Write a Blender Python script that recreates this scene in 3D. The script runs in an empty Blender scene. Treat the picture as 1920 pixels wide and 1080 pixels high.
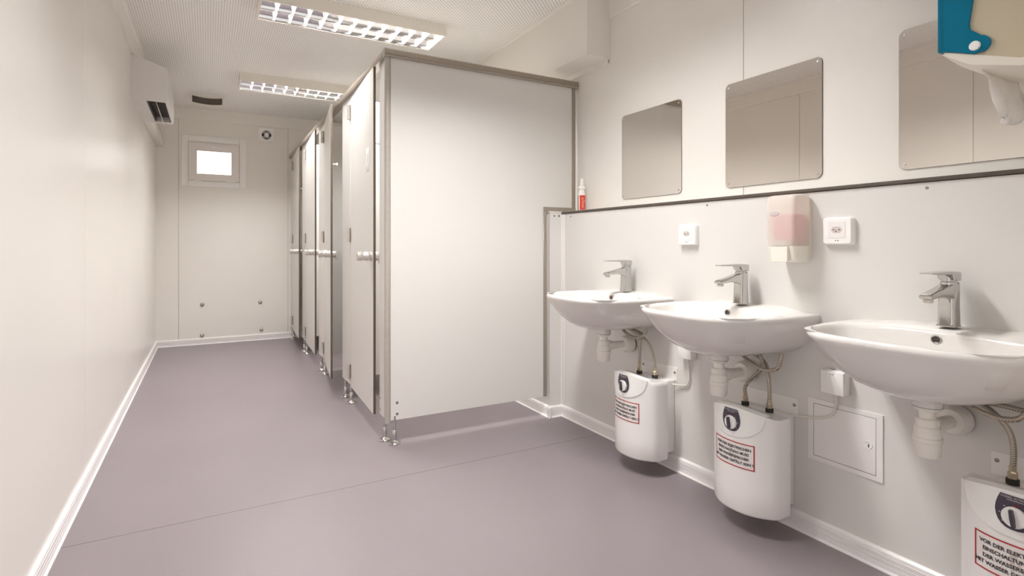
import bpy, bmesh, math, random
from mathutils import Vector, Matrix
random.seed(3)
PI = math.pi
scene = bpy.context.scene
COL = scene.collection

# ------------------------------------------------------------------ camera
cam_d = bpy.data.cameras.new('camera')
cam_d.sensor_width = 36.0
cam_d.sensor_fit = 'HORIZONTAL'
cam_d.lens = 1024.0 / 1920.0 * 36.0
cam_d.shift_y = -80.0 / 1920.0
cam_d.clip_start = 0.02
cam = bpy.data.objects.new('camera', cam_d)
cam.location = (0, 0, 1.0)
cam.rotation_euler = (PI / 2, 0, -math.atan(570 / 1024.0))
COL.objects.link(cam)
scene.camera = cam

# ------------------------------------------------------------------ world, exposure
world = bpy.data.worlds.new('world')
scene.world = world
world.use_nodes = True
world.node_tree.nodes['Background'].inputs[0].default_value = (1.0, 0.97, 0.94, 1)
world.node_tree.nodes['Background'].inputs[1].default_value = 1.0
TUBE = 210.0                      # emission strength of the fluorescent tubes
TUBE_COL = (1.0, 0.985, 0.97)
LAMP_W = 26.0                     # down-light of one reflector lane
scene.view_settings.view_transform = 'Standard'
scene.view_settings.look = 'None'
scene.view_settings.exposure = 0.0
scene.view_settings.gamma = 1.0
scene.view_settings.use_curve_mapping = False
try:
    cy = scene.cycles
    cy.use_denoising = True
    cy.max_bounces = 14
    cy.diffuse_bounces = 9
    cy.glossy_bounces = 6
    cy.transmission_bounces = 8
    cy.transparent_max_bounces = 12
    cy.caustics_reflective = False
    cy.caustics_refractive = False
    cy.sample_clamp_indirect = 6.0
    cy.blur_glossy = 0.6
except Exception:
    pass

# ------------------------------------------------------------------ materials
def mat(name, col, rough=0.5, metal=0.0, spec=0.5, bump=None, var=None, alpha=1.0, emis=None, coat=0.0):
    m = bpy.data.materials.new(name)
    m.use_nodes = True
    nt = m.node_tree
    b = nt.nodes['Principled BSDF']
    b.inputs['Base Color'].default_value = (*col, 1)
    b.inputs['Roughness'].default_value = rough
    b.inputs['Metallic'].default_value = metal
    b.inputs['Specular IOR Level'].default_value = spec
    b.inputs['Alpha'].default_value = alpha
    b.inputs['Coat Weight'].default_value = coat
    if emis:
        b.inputs['Emission Color'].default_value = (*emis[0], 1)
        b.inputs['Emission Strength'].default_value = emis[1]
    tc = nt.nodes.new('ShaderNodeTexCoord')
    if var:                                   # (scale, amount): slow colour variation of the surface itself
        n = nt.nodes.new('ShaderNodeTexNoise')
        n.inputs['Scale'].default_value = var[0]
        n.inputs['Detail'].default_value = 4
        nt.links.new(tc.outputs['Object'], n.inputs['Vector'])
        mr = nt.nodes.new('ShaderNodeMapRange')
        mr.inputs[1].default_value = 0.3; mr.inputs[2].default_value = 0.7
        mr.inputs[3].default_value = 1 - var[1]; mr.inputs[4].default_value = 1 + var[1]
        nt.links.new(n.outputs[0], mr.inputs[0])
        mx = nt.nodes.new('ShaderNodeMix'); mx.data_type = 'RGBA'; mx.blend_type = 'MULTIPLY'
        mx.inputs[0].default_value = 1.0
        mx.inputs[6].default_value = (*col, 1)
        cb = nt.nodes.new('ShaderNodeCombineColor')
        for i in range(3):
            nt.links.new(mr.outputs[0], cb.inputs[i])
        nt.links.new(cb.outputs[0], mx.inputs[7])
        nt.links.new(mx.outputs[2], b.inputs['Base Color'])
    if bump:                                  # (scale, strength)
        n2 = nt.nodes.new('ShaderNodeTexNoise')
        n2.inputs['Scale'].default_value = bump[0]
        n2.inputs['Detail'].default_value = 3
        nt.links.new(tc.outputs['Object'], n2.inputs['Vector'])
        bp = nt.nodes.new('ShaderNodeBump')
        bp.inputs['Strength'].default_value = bump[1]
        bp.inputs['Distance'].default_value = 0.01
        nt.links.new(n2.outputs[0], bp.inputs['Height'])
        nt.links.new(bp.outputs[0], b.inputs['Normal'])
    return m

M = {}
M['wall'] = mat('wall_coating', (0.80, 0.77, 0.725), 0.25, bump=(6, 0.02), var=(1.5, 0.012))
M['gap'] = mat('joint_shadow_gap', (0.30, 0.265, 0.21), 0.7)
M['prewall'] = mat('prewall_laminate', (0.69, 0.672, 0.648), 0.28, bump=(5, 0.015), var=(1.5, 0.01))
M['panel'] = mat('cubicle_laminate', (0.715, 0.695, 0.665), 0.33, bump=(5, 0.012), var=(1.2, 0.012))
M['core'] = mat('laminate_core', (0.10, 0.072, 0.05), 0.5, var=(40, 0.1))
M['profile'] = mat('anodised_profile', (0.36, 0.315, 0.265), 0.35, metal=0.45, var=(60, 0.05))
M['profile_light'] = mat('anodised_profile_light', (0.47, 0.43, 0.39), 0.34, metal=0.3, var=(60, 0.04))
M['ledge'] = mat('ledge_edge_dark', (0.085, 0.066, 0.05), 0.45, var=(30, 0.1))
M['white'] = mat('white_plastic', (0.86, 0.85, 0.83), 0.32, var=(8, 0.01))
M['skirting'] = mat('skirting_pvc', (0.80, 0.77, 0.76), 0.33, var=(8, 0.01))
M['trap'] = mat('trap_plastic', (0.80, 0.77, 0.72), 0.30, var=(10, 0.015))
M['ceramic'] = mat('ceramic_glaze', (0.73, 0.705, 0.68), 0.09, var=(3, 0.005), coat=0.3)
M['chrome'] = mat('chrome', (0.56, 0.545, 0.53), 0.06, metal=1.0, var=(20, 0.01))
M['steel'] = mat('brushed_steel', (0.62, 0.58, 0.53), 0.32, metal=0.75, bump=(180, 0.05))
M['nickel'] = mat('satin_nickel', (0.66, 0.62, 0.58), 0.30, metal=0.7, var=(40, 0.02))
M['brass'] = mat('nickel_brass', (0.55, 0.47, 0.34), 0.3, metal=0.9, var=(40, 0.05))
M['rubber'] = mat('black_rubber', (0.025, 0.022, 0.02), 0.6, var=(40, 0.1))
M['dark'] = mat('dark_opening', (0.05, 0.042, 0.035), 0.7, var=(20, 0.2))
M['lens'] = mat('brown_lens', (0.075, 0.06, 0.045), 0.35, var=(14, 0.15))
M['mirror'] = mat('mirror_sheet', (0.80, 0.765, 0.72), 0.015, metal=1.0, bump=(2.2, 0.006))
M['mirror_edge'] = mat('mirror_edge', (0.25, 0.22, 0.19), 0.3, metal=0.6, var=(40, 0.05))
M['reflector'] = mat('louvre_reflector', (0.80, 0.79, 0.80), 0.10, metal=1.0, var=(20, 0.01))
M['louvre'] = mat('louvre_blade', (0.88, 0.87, 0.86), 0.35, var=(20, 0.01))
M['housing'] = mat('fitting_housing', (0.82, 0.78, 0.71), 0.4, var=(5, 0.01))
M['tube'] = mat('fluorescent_tube', (1, 1, 1), 0.4, emis=(TUBE_COL, TUBE), var=(5, 0.005))
M['pane'] = mat('frosted_pane_daylight', (0.9, 0.88, 0.86), 0.3, emis=((1.0, 0.955, 0.92), 0.95), var=(4, 0.01))
M['sash'] = mat('window_pvc', (0.80, 0.755, 0.72), 0.33, var=(5, 0.01))
M['heater'] = mat('heater_casing', (0.84, 0.815, 0.80), 0.27, var=(5, 0.006))
M['heater2'] = mat('fan_heater_casing', (0.72, 0.70, 0.68), 0.35, var=(5, 0.006))
M['badge'] = mat('control_badge', (0.055, 0.045, 0.065), 0.35, var=(60, 0.06))
M['print'] = mat('print_white', (0.62, 0.60, 0.60), 0.5, var=(60, 0.04))
M['ink'] = mat('print_black', (0.045, 0.04, 0.045), 0.5, var=(60, 0.1))
M['red'] = mat('print_red', (0.40, 0.022, 0.028), 0.45, var=(40, 0.06))
M['sticker'] = mat('sticker_film', (0.80, 0.755, 0.73), 0.35, var=(20, 0.01))
M['ghost'] = mat('sticker_ghost_sign', (0.60, 0.53, 0.50), 0.4, var=(60, 0.04))
M['led'] = mat('pilot_lamp', (0.20, 0.012, 0.012), 0.25, var=(40, 0.05))
M['screw'] = mat('screw_head', (0.33, 0.29, 0.25), 0.35, metal=0.8, var=(60, 0.1))
M['cap'] = mat('steel_button', (0.50, 0.45, 0.38), 0.28, metal=0.9, var=(40, 0.05))
M['blue'] = mat('blue_cover', (0.0, 0.145, 0.245), 0.25, spec=0.2, var=(10, 0.06))
M['cream'] = mat('cream_plastic', (0.52, 0.455, 0.33), 0.38, var=(8, 0.012))
M['cream2'] = mat('cream_base', (0.74, 0.70, 0.62), 0.35, var=(8, 0.01))
M['paper'] = mat('paper_towel', (0.90, 0.88, 0.86), 0.85, bump=(160, 0.25), var=(30, 0.015))
M['pink'] = mat('pink_soap', (0.80, 0.30, 0.36), 0.3, var=(8, 0.05))
M['frost'] = mat('frosted_cover', (0.80, 0.75, 0.69), 0.33, alpha=0.55, var=(8, 0.01))
M['soapbase'] = mat('soap_back_plate', (0.78, 0.73, 0.62), 0.4, var=(8, 0.01))
M['badge_plate'] = mat('soap_badge', (0.55, 0.50, 0.49), 0.35, var=(20, 0.02))
M['lever'] = mat('soap_lever', (0.80, 0.765, 0.69), 0.3, var=(8, 0.01))
M['bottle'] = mat('bottle_white', (0.84, 0.82, 0.78), 0.3, var=(20, 0.01))
M['bottle_red'] = mat('bottle_red', (0.60, 0.045, 0.03), 0.35, var=(60, 0.2))
M['bottle_dark'] = mat('bottle_print_dark', (0.12, 0.05, 0.04), 0.4, var=(60, 0.1))
M['bottle_ink'] = mat('bottle_print_pale', (0.85, 0.55, 0.35), 0.45, var=(60, 0.06))
M['cable'] = mat('grey_white_cable', (0.70, 0.66, 0.60), 0.45, var=(20, 0.01))
M['weld'] = mat('weld_rod', (0.19, 0.16, 0.171), 0.4, var=(30, 0.05))

def floor_mat():
    m = mat('vinyl_floor', (0.262, 0.222, 0.236), 0.32, bump=(220, 0.06))
    nt = m.node_tree; b = nt.nodes['Principled BSDF']
    tc = nt.nodes.new('ShaderNodeTexCoord')
    n = nt.nodes.new('ShaderNodeTexNoise'); n.inputs['Scale'].default_value = 320; n.inputs['Detail'].default_value = 2
    nt.links.new(tc.outputs['Object'], n.inputs['Vector'])
    n2 = nt.nodes.new('ShaderNodeTexNoise'); n2.inputs['Scale'].default_value = 1.4; n2.inputs['Detail'].default_value = 5
    nt.links.new(tc.outputs['Object'], n2.inputs['Vector'])
    r = nt.nodes.new('ShaderNodeValToRGB')
    r.color_ramp.elements[0].position = 0.3; r.color_ramp.elements[0].color = (0.195, 0.163, 0.176, 1)
    r.color_ramp.elements[1].position = 0.72; r.color_ramp.elements[1].color = (0.258, 0.222, 0.236, 1)
    ad = nt.nodes.new('ShaderNodeMath'); ad.operation = 'MULTIPLY_ADD'
    ad.inputs[1].default_value = 0.35; ad.inputs[2].default_value = 0
    nt.links.new(n2.outputs[0], ad.inputs[0])
    a2 = nt.nodes.new('ShaderNodeMath'); a2.operation = 'MULTIPLY_ADD'; a2.inputs[1].default_value = 0.65
    nt.links.new(n.outputs[0], a2.inputs[0]); nt.links.new(ad.outputs[0], a2.inputs[2])
    nt.links.new(a2.outputs[0], r.inputs[0])
    nt.links.new(r.outputs[0], b.inputs['Base Color'])
    return m
M['floor'] = floor_mat()

def ceiling_mat():
    """Perforated white steel: staggered round holes as dark dots."""
    m = mat('perforated_ceiling', (0.78, 0.745, 0.69), 0.45)
    nt = m.node_tree; b = nt.nodes['Principled BSDF']
    tc = nt.nodes.new('ShaderNodeTexCoord')
    def lattice(offx, offy):
        mp = nt.nodes.new('ShaderNodeMapping')
        mp.inputs['Location'].default_value = (offx, offy, 0)
        nt.links.new(tc.outputs['Object'], mp.inputs[0])
        sn = nt.nodes.new('ShaderNodeVectorMath'); sn.operation = 'MODULO'
        add = nt.nodes.new('ShaderNodeVectorMath'); add.operation = 'ADD'
        add.inputs[1].default_value = (100 * 0.0276, 100 * 0.0252, 0)
        nt.links.new(mp.outputs[0], add.inputs[0])
        sn.inputs[1].default_value = (0.0276, 0.0252, 1000)
        nt.links.new(add.outputs[0], sn.inputs[0])
        sb = nt.nodes.new('ShaderNodeVectorMath'); sb.operation = 'SUBTRACT'
        sb.inputs[1].default_value = (0.0138, 0.0126, 0)
        nt.links.new(sn.outputs[0], sb.inputs[0])
        ml = nt.nodes.new('ShaderNodeVectorMath'); ml.operation = 'MULTIPLY'
        ml.inputs[1].default_value = (1, 1, 0)
        nt.links.new(sb.outputs[0], ml.inputs[0])
        ln = nt.nodes.new('ShaderNodeVectorMath'); ln.operation = 'LENGTH'
        nt.links.new(ml.outputs[0], ln.inputs[0])
        return ln.outputs['Value']
    a = lattice(0, 0); c = lattice(0.0138, 0.0126)
    mn = nt.nodes.new('ShaderNodeMath'); mn.operation = 'MINIMUM'
    nt.links.new(a, mn.inputs[0]); nt.links.new(c, mn.inputs[1])
    mr = nt.nodes.new('ShaderNodeMapRange')
    mr.inputs[1].default_value = 0.0029; mr.inputs[2].default_value = 0.0036
    nt.links.new(mn.outputs[0], mr.inputs[0])
    mx = nt.nodes.new('ShaderNodeMix'); mx.data_type = 'RGBA'
    mx.inputs[6].default_value = (0.10, 0.085, 0.065, 1)
    mx.inputs[7].default_value = (0.90, 0.885, 0.865, 1)
    nt.links.new(mr.outputs[0], mx.inputs[0])
    nt.links.new(mx.outputs[2], b.inputs['Base Color'])
    return m
M['ceiling'] = ceiling_mat()

def hose_mat():
    """Braided steel sleeve: fine diagonal weave with a few red and dark tracer threads."""
    m = mat('braided_sleeve', (0.46, 0.41, 0.34), 0.4, metal=0.55)
    nt = m.node_tree; b = nt.nodes['Principled BSDF']
    tc = nt.nodes.new('ShaderNodeTexCoord')
    w = nt.nodes.new('ShaderNodeTexWave'); w.inputs['Scale'].default_value = 110; w.inputs['Distortion'].default_value = 0.5
    w.bands_direction = 'DIAGONAL'
    nt.links.new(tc.outputs['Object'], w.inputs['Vector'])
    r = nt.nodes.new('ShaderNodeValToRGB')
    r.color_ramp.elements[0].color = (0.24, 0.20, 0.155, 1); r.color_ramp.elements[1].color = (0.60, 0.54, 0.46, 1)
    nt.links.new(w.outputs[0], r.inputs[0])
    nt.links.new(r.outputs[0], b.inputs['Base Color'])
    return m
M['hose'] = hose_mat()

# ------------------------------------------------------------------ mesh builder
class MB:
    def __init__(s):
        s.v = []; s.f = []; s.mi = []
    def add(s, vs, fs, mi=0):
        n = len(s.v)
        s.v += [tuple(v) for v in vs]
        s.f += [tuple(i + n for i in f) for f in fs]
        s.mi += [mi] * len(fs)
        return s
    def box(s, a, b, mi=0, bevel=0.0, seg=2):
        x0, y0, z0 = a; x1, y1, z1 = b
        x0, x1 = min(x0, x1), max(x0, x1); y0, y1 = min(y0, y1), max(y0, y1); z0, z1 = min(z0, z1), max(z0, z1)
        vs = [(x0, y0, z0), (x1, y0, z0), (x1, y1, z0), (x0, y1, z0), (x0, y0, z1), (x1, y0, z1), (x1, y1, z1), (x0, y1, z1)]
        fs = [(0, 3, 2, 1), (4, 5, 6, 7), (0, 1, 5, 4), (1, 2, 6, 5), (2, 3, 7, 6), (3, 0, 4, 7)]
        if bevel <= 0:
            return s.add(vs, fs, mi)
        bm = bmesh.new()
        bv = [bm.verts.new(v) for v in vs]
        for f in fs: bm.faces.new([bv[i] for i in f])
        bevel = min(bevel, 0.49 * min(x1 - x0, y1 - y0, z1 - z0))
        bmesh.ops.bevel(bm, geom=bm.edges[:], offset=bevel, segments=seg, profile=0.5, affect='EDGES')
        bm.verts.index_update()
        s.add([v.co[:] for v in bm.verts], [[v.index for v in f.verts] for f in bm.faces], mi)
        bm.free()
        return s
    def loft(s, rings, mi=0, cap0=True, cap1=True, closed=True):
        n = len(rings[0]); vs = [p for r in rings for p in r]; fs = []
        for i in range(len(rings) - 1):
            for j in range(n if closed else n - 1):
                k = (j + 1) % n
                fs.append((i * n + j, i * n + k, (i + 1) * n + k, (i + 1) * n + j))
        if cap0: fs.append(tuple(range(n - 1, -1, -1)))
        if cap1: fs.append(tuple((len(rings) - 1) * n + j for j in range(n)))
        return s.add(vs, fs, mi)
    def lathe(s, prof, origin=(0, 0, 0), axis='z', n=24, mi=0, cap0=True, cap1=True):
        """prof: list of (radius, t) along the axis."""
        ox, oy, oz = origin; rings = []
        for r, t in prof:
            ring = []
            for j in range(n):
                a = 2 * PI * j / n; c_, s_ = r * math.cos(a), r * math.sin(a)
                if axis == 'z': ring.append((ox + c_, oy + s_, oz + t))
                elif axis == 'x': ring.append((ox + t, oy + c_, oz + s_))
                else: ring.append((ox + s_, oy + t, oz + c_))
            rings.append(ring)
        return s.loft(rings, mi, cap0, cap1)
    def tube(s, pts, r, n=10, mi=0, smooth=6):
        P = [Vector(p) for p in pts]
        if smooth and len(P) > 2:                      # Catmull-Rom
            Q = [P[0] + (P[0] - P[1])] + P + [P[-1] + (P[-1] - P[-2])]
            out = []
            for i in range(1, len(Q) - 2):
                for k in range(smooth):
                    t = k / smooth
                    a, b, c, d = Q[i - 1], Q[i], Q[i + 1], Q[i + 2]
                    out.append(0.5 * ((2 * b) + (c - a) * t + (2 * a - 5 * b + 4 * c - d) * t * t + (3 * b - a - 3 * c + d) * t ** 3))
            out.append(P[-1]); P = out
        rings = []; up = None
        for i, p in enumerate(P):
            d = (P[min(i + 1, len(P) - 1)] - P[max(i - 1, 0)]).normalized()
            if up is None:
                up = d.orthogonal().normalized()
            up = (up - d * up.dot(d)).normalized()
            sd = d.cross(up)
            rings.append([tuple(p + r * (math.cos(2 * PI * j / n) * up + math.sin(2 * PI * j / n) * sd)) for j in range(n)])
        return s.loft(rings, mi)
    def prism(s, poly, axis, a, b, mi=0):
        """Extrude a 2D polygon; axis x: poly=(y,z); y: poly=(x,z); z: poly=(x,y)."""
        def P(p, t):
            return {'x': (t, p[0], p[1]), 'y': (p[0], t, p[1]), 'z': (p[0], p[1], t)}[axis]
        return s.loft([[P(p, a) for p in poly], [P(p, b) for p in poly]], mi)
    def build(s, name, mats, parent=None, loc=(0, 0, 0), smooth=38):
        me = bpy.data.meshes.new(name)
        me.from_pydata(s.v, [], s.f)
        if not isinstance(mats, (list, tuple)): mats = [mats]
        for m in mats: me.materials.append(m)
        bm = bmesh.new(); bm.from_mesh(me)
        bm.faces.ensure_lookup_table()
        for i, f in enumerate(bm.faces): f.material_index = s.mi[i]
        bmesh.ops.recalc_face_normals(bm, faces=bm.faces[:])
        if smooth:
            th = math.radians(smooth)
            for f in bm.faces: f.smooth = True
            for e in bm.edges:
                if len(e.link_faces) == 2 and e.calc_face_angle(0) > th: e.smooth = False
        bm.to_mesh(me); bm.free()
        o = bpy.data.objects.new(name, me)
        COL.objects.link(o)
        o.location = loc
        if parent is not None: o.parent = parent
        return o

def thing(name, label, cat, loc=(0, 0, 0), rotz=0.0, group=None):
    o = bpy.data.objects.new(name, None); COL.objects.link(o)
    o.empty_display_size = 0.05
    o.location = loc; o.rotation_euler = (0, 0, rotz)
    o['label'] = label; o['category'] = cat
    if group: o['group'] = group
    return o
def tag(o, label, cat, group=None):
    o['label'] = label; o['category'] = cat
    if group: o['group'] = group
    return o
def struct(o):
    o['kind'] = 'structure'; return o
def dup(root, loc, label, group=None):
    r = root.copy(); COL.objects.link(r); r.location = loc; r['label'] = label
    if group: r['group'] = group
    def rec(src, dst):
        for ch in list(src.children):
            c = ch.copy(); COL.objects.link(c); c.parent = dst
            rec(ch, c)
    rec(root, r)
    return r

def text_mesh(body, size, align='CENTER', bold=0.0):
    """2D triangles of a line of lettering, as (verts, faces)."""
    cu = bpy.data.curves.new('lettering', 'FONT'); cu.body = body; cu.size = size
    cu.align_x = align; cu.align_y = 'CENTER'; cu.offset = bold; cu.resolution_u = 2
    o = bpy.data.objects.new('lettering', cu); COL.objects.link(o)
    bpy.context.view_layer.update()
    dg = bpy.context.evaluated_depsgraph_get()
    me = bpy.data.meshes.new_from_object(o.evaluated_get(dg))
    vs = [(v.co.x, v.co.y) for v in me.vertices]; fs = [tuple(p.vertices) for p in me.polygons]
    bpy.data.objects.remove(o); bpy.data.curves.remove(cu); bpy.data.meshes.remove(me)
    return vs, fs

def circ(cx, cy, r, n=24, ry=None):
    ry = r if ry is None else ry
    return [(cx + r * math.cos(2 * PI * k / n), cy + ry * math.sin(2 * PI * k / n)) for k in range(n)]
def rrect(w, h, r, n=5, cx=0, cy=0):
    out = []
    for (sx, sy, a0) in ((1, 1, 0), (-1, 1, 90), (-1, -1, 180), (1, -1, 270)):
        for k in range(n + 1):
            a = math.radians(a0 + 90 * k / n)
            out.append((cx + sx * (w / 2 - r) + r * math.cos(a), cy + sy * (h / 2 - r) + r * math.sin(a)))
    return out

# ------------------------------------------------------------------ room dimensions (metres)
XL, XR, YE, ZC = -0.445, 1.95, 6.35, 2.38
XP = 1.825            # face of the low service wall behind the basins
XQ = 1.74             # its deeper part inside the cubicles
YN = 0.36             # inner face of the near wall
YK = 2.67             # where the service wall steps out

# ------------------------------------------------------------------ floor and ceiling
fl = struct(MB().box((XL - .1, -0.6, -0.08), (XR + .1, YE + .1, 0)).build('floor', M['floor']))
sm = MB().box((XL + .021, 2.2985, 0.0), (XP - .021, 2.3015, 0.0006)).build('weld_seam', M['weld'], fl)
ce = struct(MB().box((XL - .1, YN - .12, ZC), (XR + .1, YE + .1, ZC + .08)).build('ceiling', M['ceiling']))

# ------------------------------------------------------------------ walls: backing slab with panels that leave a fine joint
def wall_x(name, x, out, seams, z0, z1, mname='wall', hole=None):
    """Wall in a plane of constant X; out = direction of the room."""
    w = struct(MB().box((x - out * .004, seams[0], z0), (x - out * .10, seams[-1], z1)).build(name, M['gap']))
    for a, b in zip(seams[:-1], seams[1:]):
        MB().box((x, a + .0014, z0), (x - out * .006, b - .0014, z1), bevel=.0006, seg=1).build('wall_panel', M[mname], w)
    return w
wl = wall_x('wall_left', XL, 1, [YN - .1, 0.45, 1.64, 2.83, 4.02, 5.21, YE + .02], 0, ZC)
wr = wall_x('wall_right', XR, -1, [YN - .1, 0.33, 1.52, 2.71, 3.90, 5.09, YE + .02], 0, ZC)
we = struct(MB().box((XL - .1, YE + .006, 0), (XR + .1, YE + .1, ZC)).build('wall_end', M['gap']))
# the panels of the end wall leave a hole for the window
WX0, WX1, WZ0, WZ1 = -0.165, 0.28, 1.652, 2.032
for a, b in ((XL - .02, -0.255), (0.757, XR + .02)):
    MB().box((a + .0012, YE, 0), (b - .0012, YE + .008, ZC), bevel=.0006, seg=1).build('wall_panel', M['wall'], we)
MB().box((-0.255 + .0012, YE, 0), (0.757 - .0012, YE + .008, ZC), bevel=.0006, seg=1).build('wall_panel', M['wall'], we)
# near wall beside and above the doorway the photograph is taken through
wn = struct(MB().box((1.32, YN - .10, 0), (XR, YN, ZC)).box((XL, YN - .10, 2.12), (1.32, YN, ZC)).box((XL, YN - .10, 0), (-0.30, YN, 2.12))
            .build('wall_front', M['wall']))

# low service wall behind the basins, deeper inside the cubicles
ws = struct(MB().box((XP, YN, 0), (XR, YK, 1.183)).build('wall_service', M['prewall']))
ws2 = struct(MB().box((XQ, YK, 0), (XR, YE, 1.190)).build('wall_cistern', M['prewall']))
for (y, z) in ((2.585, 1.166), (1.60, 1.168), (0.80, 1.167)):
    MB().lathe([(.0045, 0), (.004, -.0015), (.001, -.002)], (XP, y, z), 'x', 10).build('screw', M['screw'], ws)
MB().lathe([(.006, 0), (.005, -.002), (.001, -.003)], (XQ + .030, YK, 1.172), 'y', 10).lathe([(.006, 0), (.005, -.002), (.001, -.003)], (XQ + .062, YK, 1.172), 'y', 10).build('screw', M['screw'], ws2)
struct(MB().box((XP - .003, YK - .030, .062), (XP, YK - .002, 1.182), bevel=.001).box((XP - .010, YK - .003, .062), (XP, YK, 1.182)).build('trim_1', M['skirting']))
# ledge with dark edge
ld = struct(MB().box((XP - .006, YN, 1.185), (XR, YK + .01, 1.1965), bevel=.001).build('trim_2', M['ledge']))
MB().box((XP - .003, YN + .001, 1.1965), (XR - .001, YK + .009, 1.198)).build('ledge_top', M['prewall'], ld)
# top piece of the deeper wall
struct(MB().box((XQ - .004, YK - .002, 1.190), (XR, YE, 1.199), bevel=.002).build('trim_3', M['prewall']))

# ------------------------------------------------------------------ ribbed skirting
SKP = [(0, 0), (.020, 0), (.0195, .003), (.013, .007), (.0125, .020), (.0105, .0215), (.0125, .023), (.0125, .034), (.0105, .0355),
       (.0125, .037), (.0125, .048), (.0105, .0495), (.012, .051), (.0105, .058), (.004, .063), (0, .064)]
def skirting(name, p0, p1, nrm):
    r0 = [(p0[0] + nrm[0] * o, p0[1] + nrm[1] * o, z) for o, z in SKP]
    r1 = [(p1[0] + nrm[0] * o, p1[1] + nrm[1] * o, z) for o, z in SKP]
    return struct(MB().loft([r0, r1]).build(name, M['skirting'], smooth=20))
skirting('baseboard_left', (XL, YN), (XL, YE), (1, 0))
skirting('baseboard_end', (XL, YE), (XQ, YE), (0, -1))
skirting('baseboard_right', (XP, YN), (XP, YK), (-1, 0))
skirting('baseboard_return', (XP, YK), (XQ - .02, YK), (0, -1))
skirting('baseboard_cubicle', (XQ, YK - .02), (XQ, YE), (-1, 0))

# ------------------------------------------------------------------ cornices, casing, trunking
struct(MB().prism([(XL, 2.270), (XL + .014, 2.272), (XL + .019, 2.280), (XL + .029, 2.352), (XL + .039, 2.358), (XL + .043, ZC), (XL, ZC)], 'y', YN, YE).build('trim_4', M['wall'], smooth=20))
struct(MB().prism([(YE, 2.262), (YE - .006, 2.262), (YE - .009, 2.268), (YE - .009, ZC), (YE, ZC)], 'x', XL, 1.79).build('trim_5', M['wall'], smooth=20))
struct(MB().prism([(XR, 2.252), (XR - .008, 2.252), (XR - .012, 2.262), (XR - .012, ZC), (XR, ZC)], 'y', YN, 2.379).build('trim_6', M['wall'], smooth=20))
bx = struct(MB().box((1.787, 2.379, 2.035), (XR, YE, ZC), bevel=.002).box((1.932, 2.382, 2.004), (XR, YE, 2.035)).build('trim_7', M['wall']))
MB().prism([(1.787, 2.366), (1.776, 2.371), (1.772, ZC), (1.787, ZC)], 'y', 2.39, YE).build('edge_bead', M['wall'], bx)
MB().lathe([(.006, 0), (.005, .002), (.001, .003)], (1.787 + .15, 2.381, 2.02), 'y', 10).build('screw', M['screw'], bx)
struct(MB().box((XL, 5.146, 1.968), (XL + .056, YE, 2.062), bevel=.003).build('trim_8', M['wall']))

# ------------------------------------------------------------------ window on the end wall
win = struct(MB().box((-0.232, YE - .012, 1.593), (-.17, YE, 2.108), bevel=.003).box((.285, YE - .012, 1.593), (.351, YE, 2.108), bevel=.003)
             .box((-0.17, YE - .012, 2.045), (.285, YE, 2.108), bevel=.003).box((-0.17, YE - .012, 1.593), (.285, YE, 1.650), bevel=.003).build('window_1', M['white']))
# inner step of the frame
MB().box((-0.20, YE - .006, 1.63), (-.165, YE, 2.06)).box((.280, YE - .006, 1.63), (.32, YE, 2.06)).box((-.165, YE - .006, 2.03), (.28, YE, 2.06)).box((-.165, YE - .006, 1.63), (.28, YE, 1.652)).build('window_rebate', M['sash'], win)
sash = MB()
SX0, SX1, SZ0, SZ1 = -0.168, 0.281, 1.653, 2.032
GX0, GX1, GZ0, GZ1 = -0.103, 0.217, 1.716, 1.958
for a, b in (((SX0, SZ0), (GX0, SZ1)), ((GX1, SZ0), (SX1, SZ1)), ((GX0, GZ1), (GX1, SZ1)), ((GX0, SZ0), (GX1, GZ0))):
    sash.box((a[0], YE - .030, a[1]), (b[0], YE - .002, b[1]), bevel=.0)
sash = sash.build('window_sash', M['sash'], win)
MB().box((GX0, YE - .016, GZ0), (GX1, YE - .010, GZ1)).build('window_pane', M['pane'], sash)
gk = MB()
for a, b in (((GX0, GZ0), (GX0 + .004, GZ1)), ((GX1 - .004, GZ0), (GX1, GZ1)), ((GX0, GZ1 - .004), (GX1, GZ1)), ((GX0, GZ0), (GX1, GZ0 + .004))):
    gk.box((a[0], YE - .026, a[1]), (b[0], YE - .016, b[1]))
gk.build('window_gasket', M['profile'], sash)
MB().box((SX0 - .003, YE - .010, SZ0 - .003), (SX1 + .003, YE - .004, SZ1 + .003)).build('window_joint', M['profile'], win)
MB().box((.035, YE - .042, 1.985), (.085, YE - .030, 2.010), bevel=.003).box((-.035, YE - .050, 1.990), (.075, YE - .042, 2.003), bevel=.004).build('window_handle', M['white'], sash)
MB().box((-.13, YE - .036, 1.640), (-.055, YE - .012, 1.652), bevel=.003).build('window_hinge', M['white'], win)
MB().box((.165, YE - .036, 1.640), (.24, YE - .012, 1.652), bevel=.003).build('window_hinge', M['white'], win)

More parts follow.
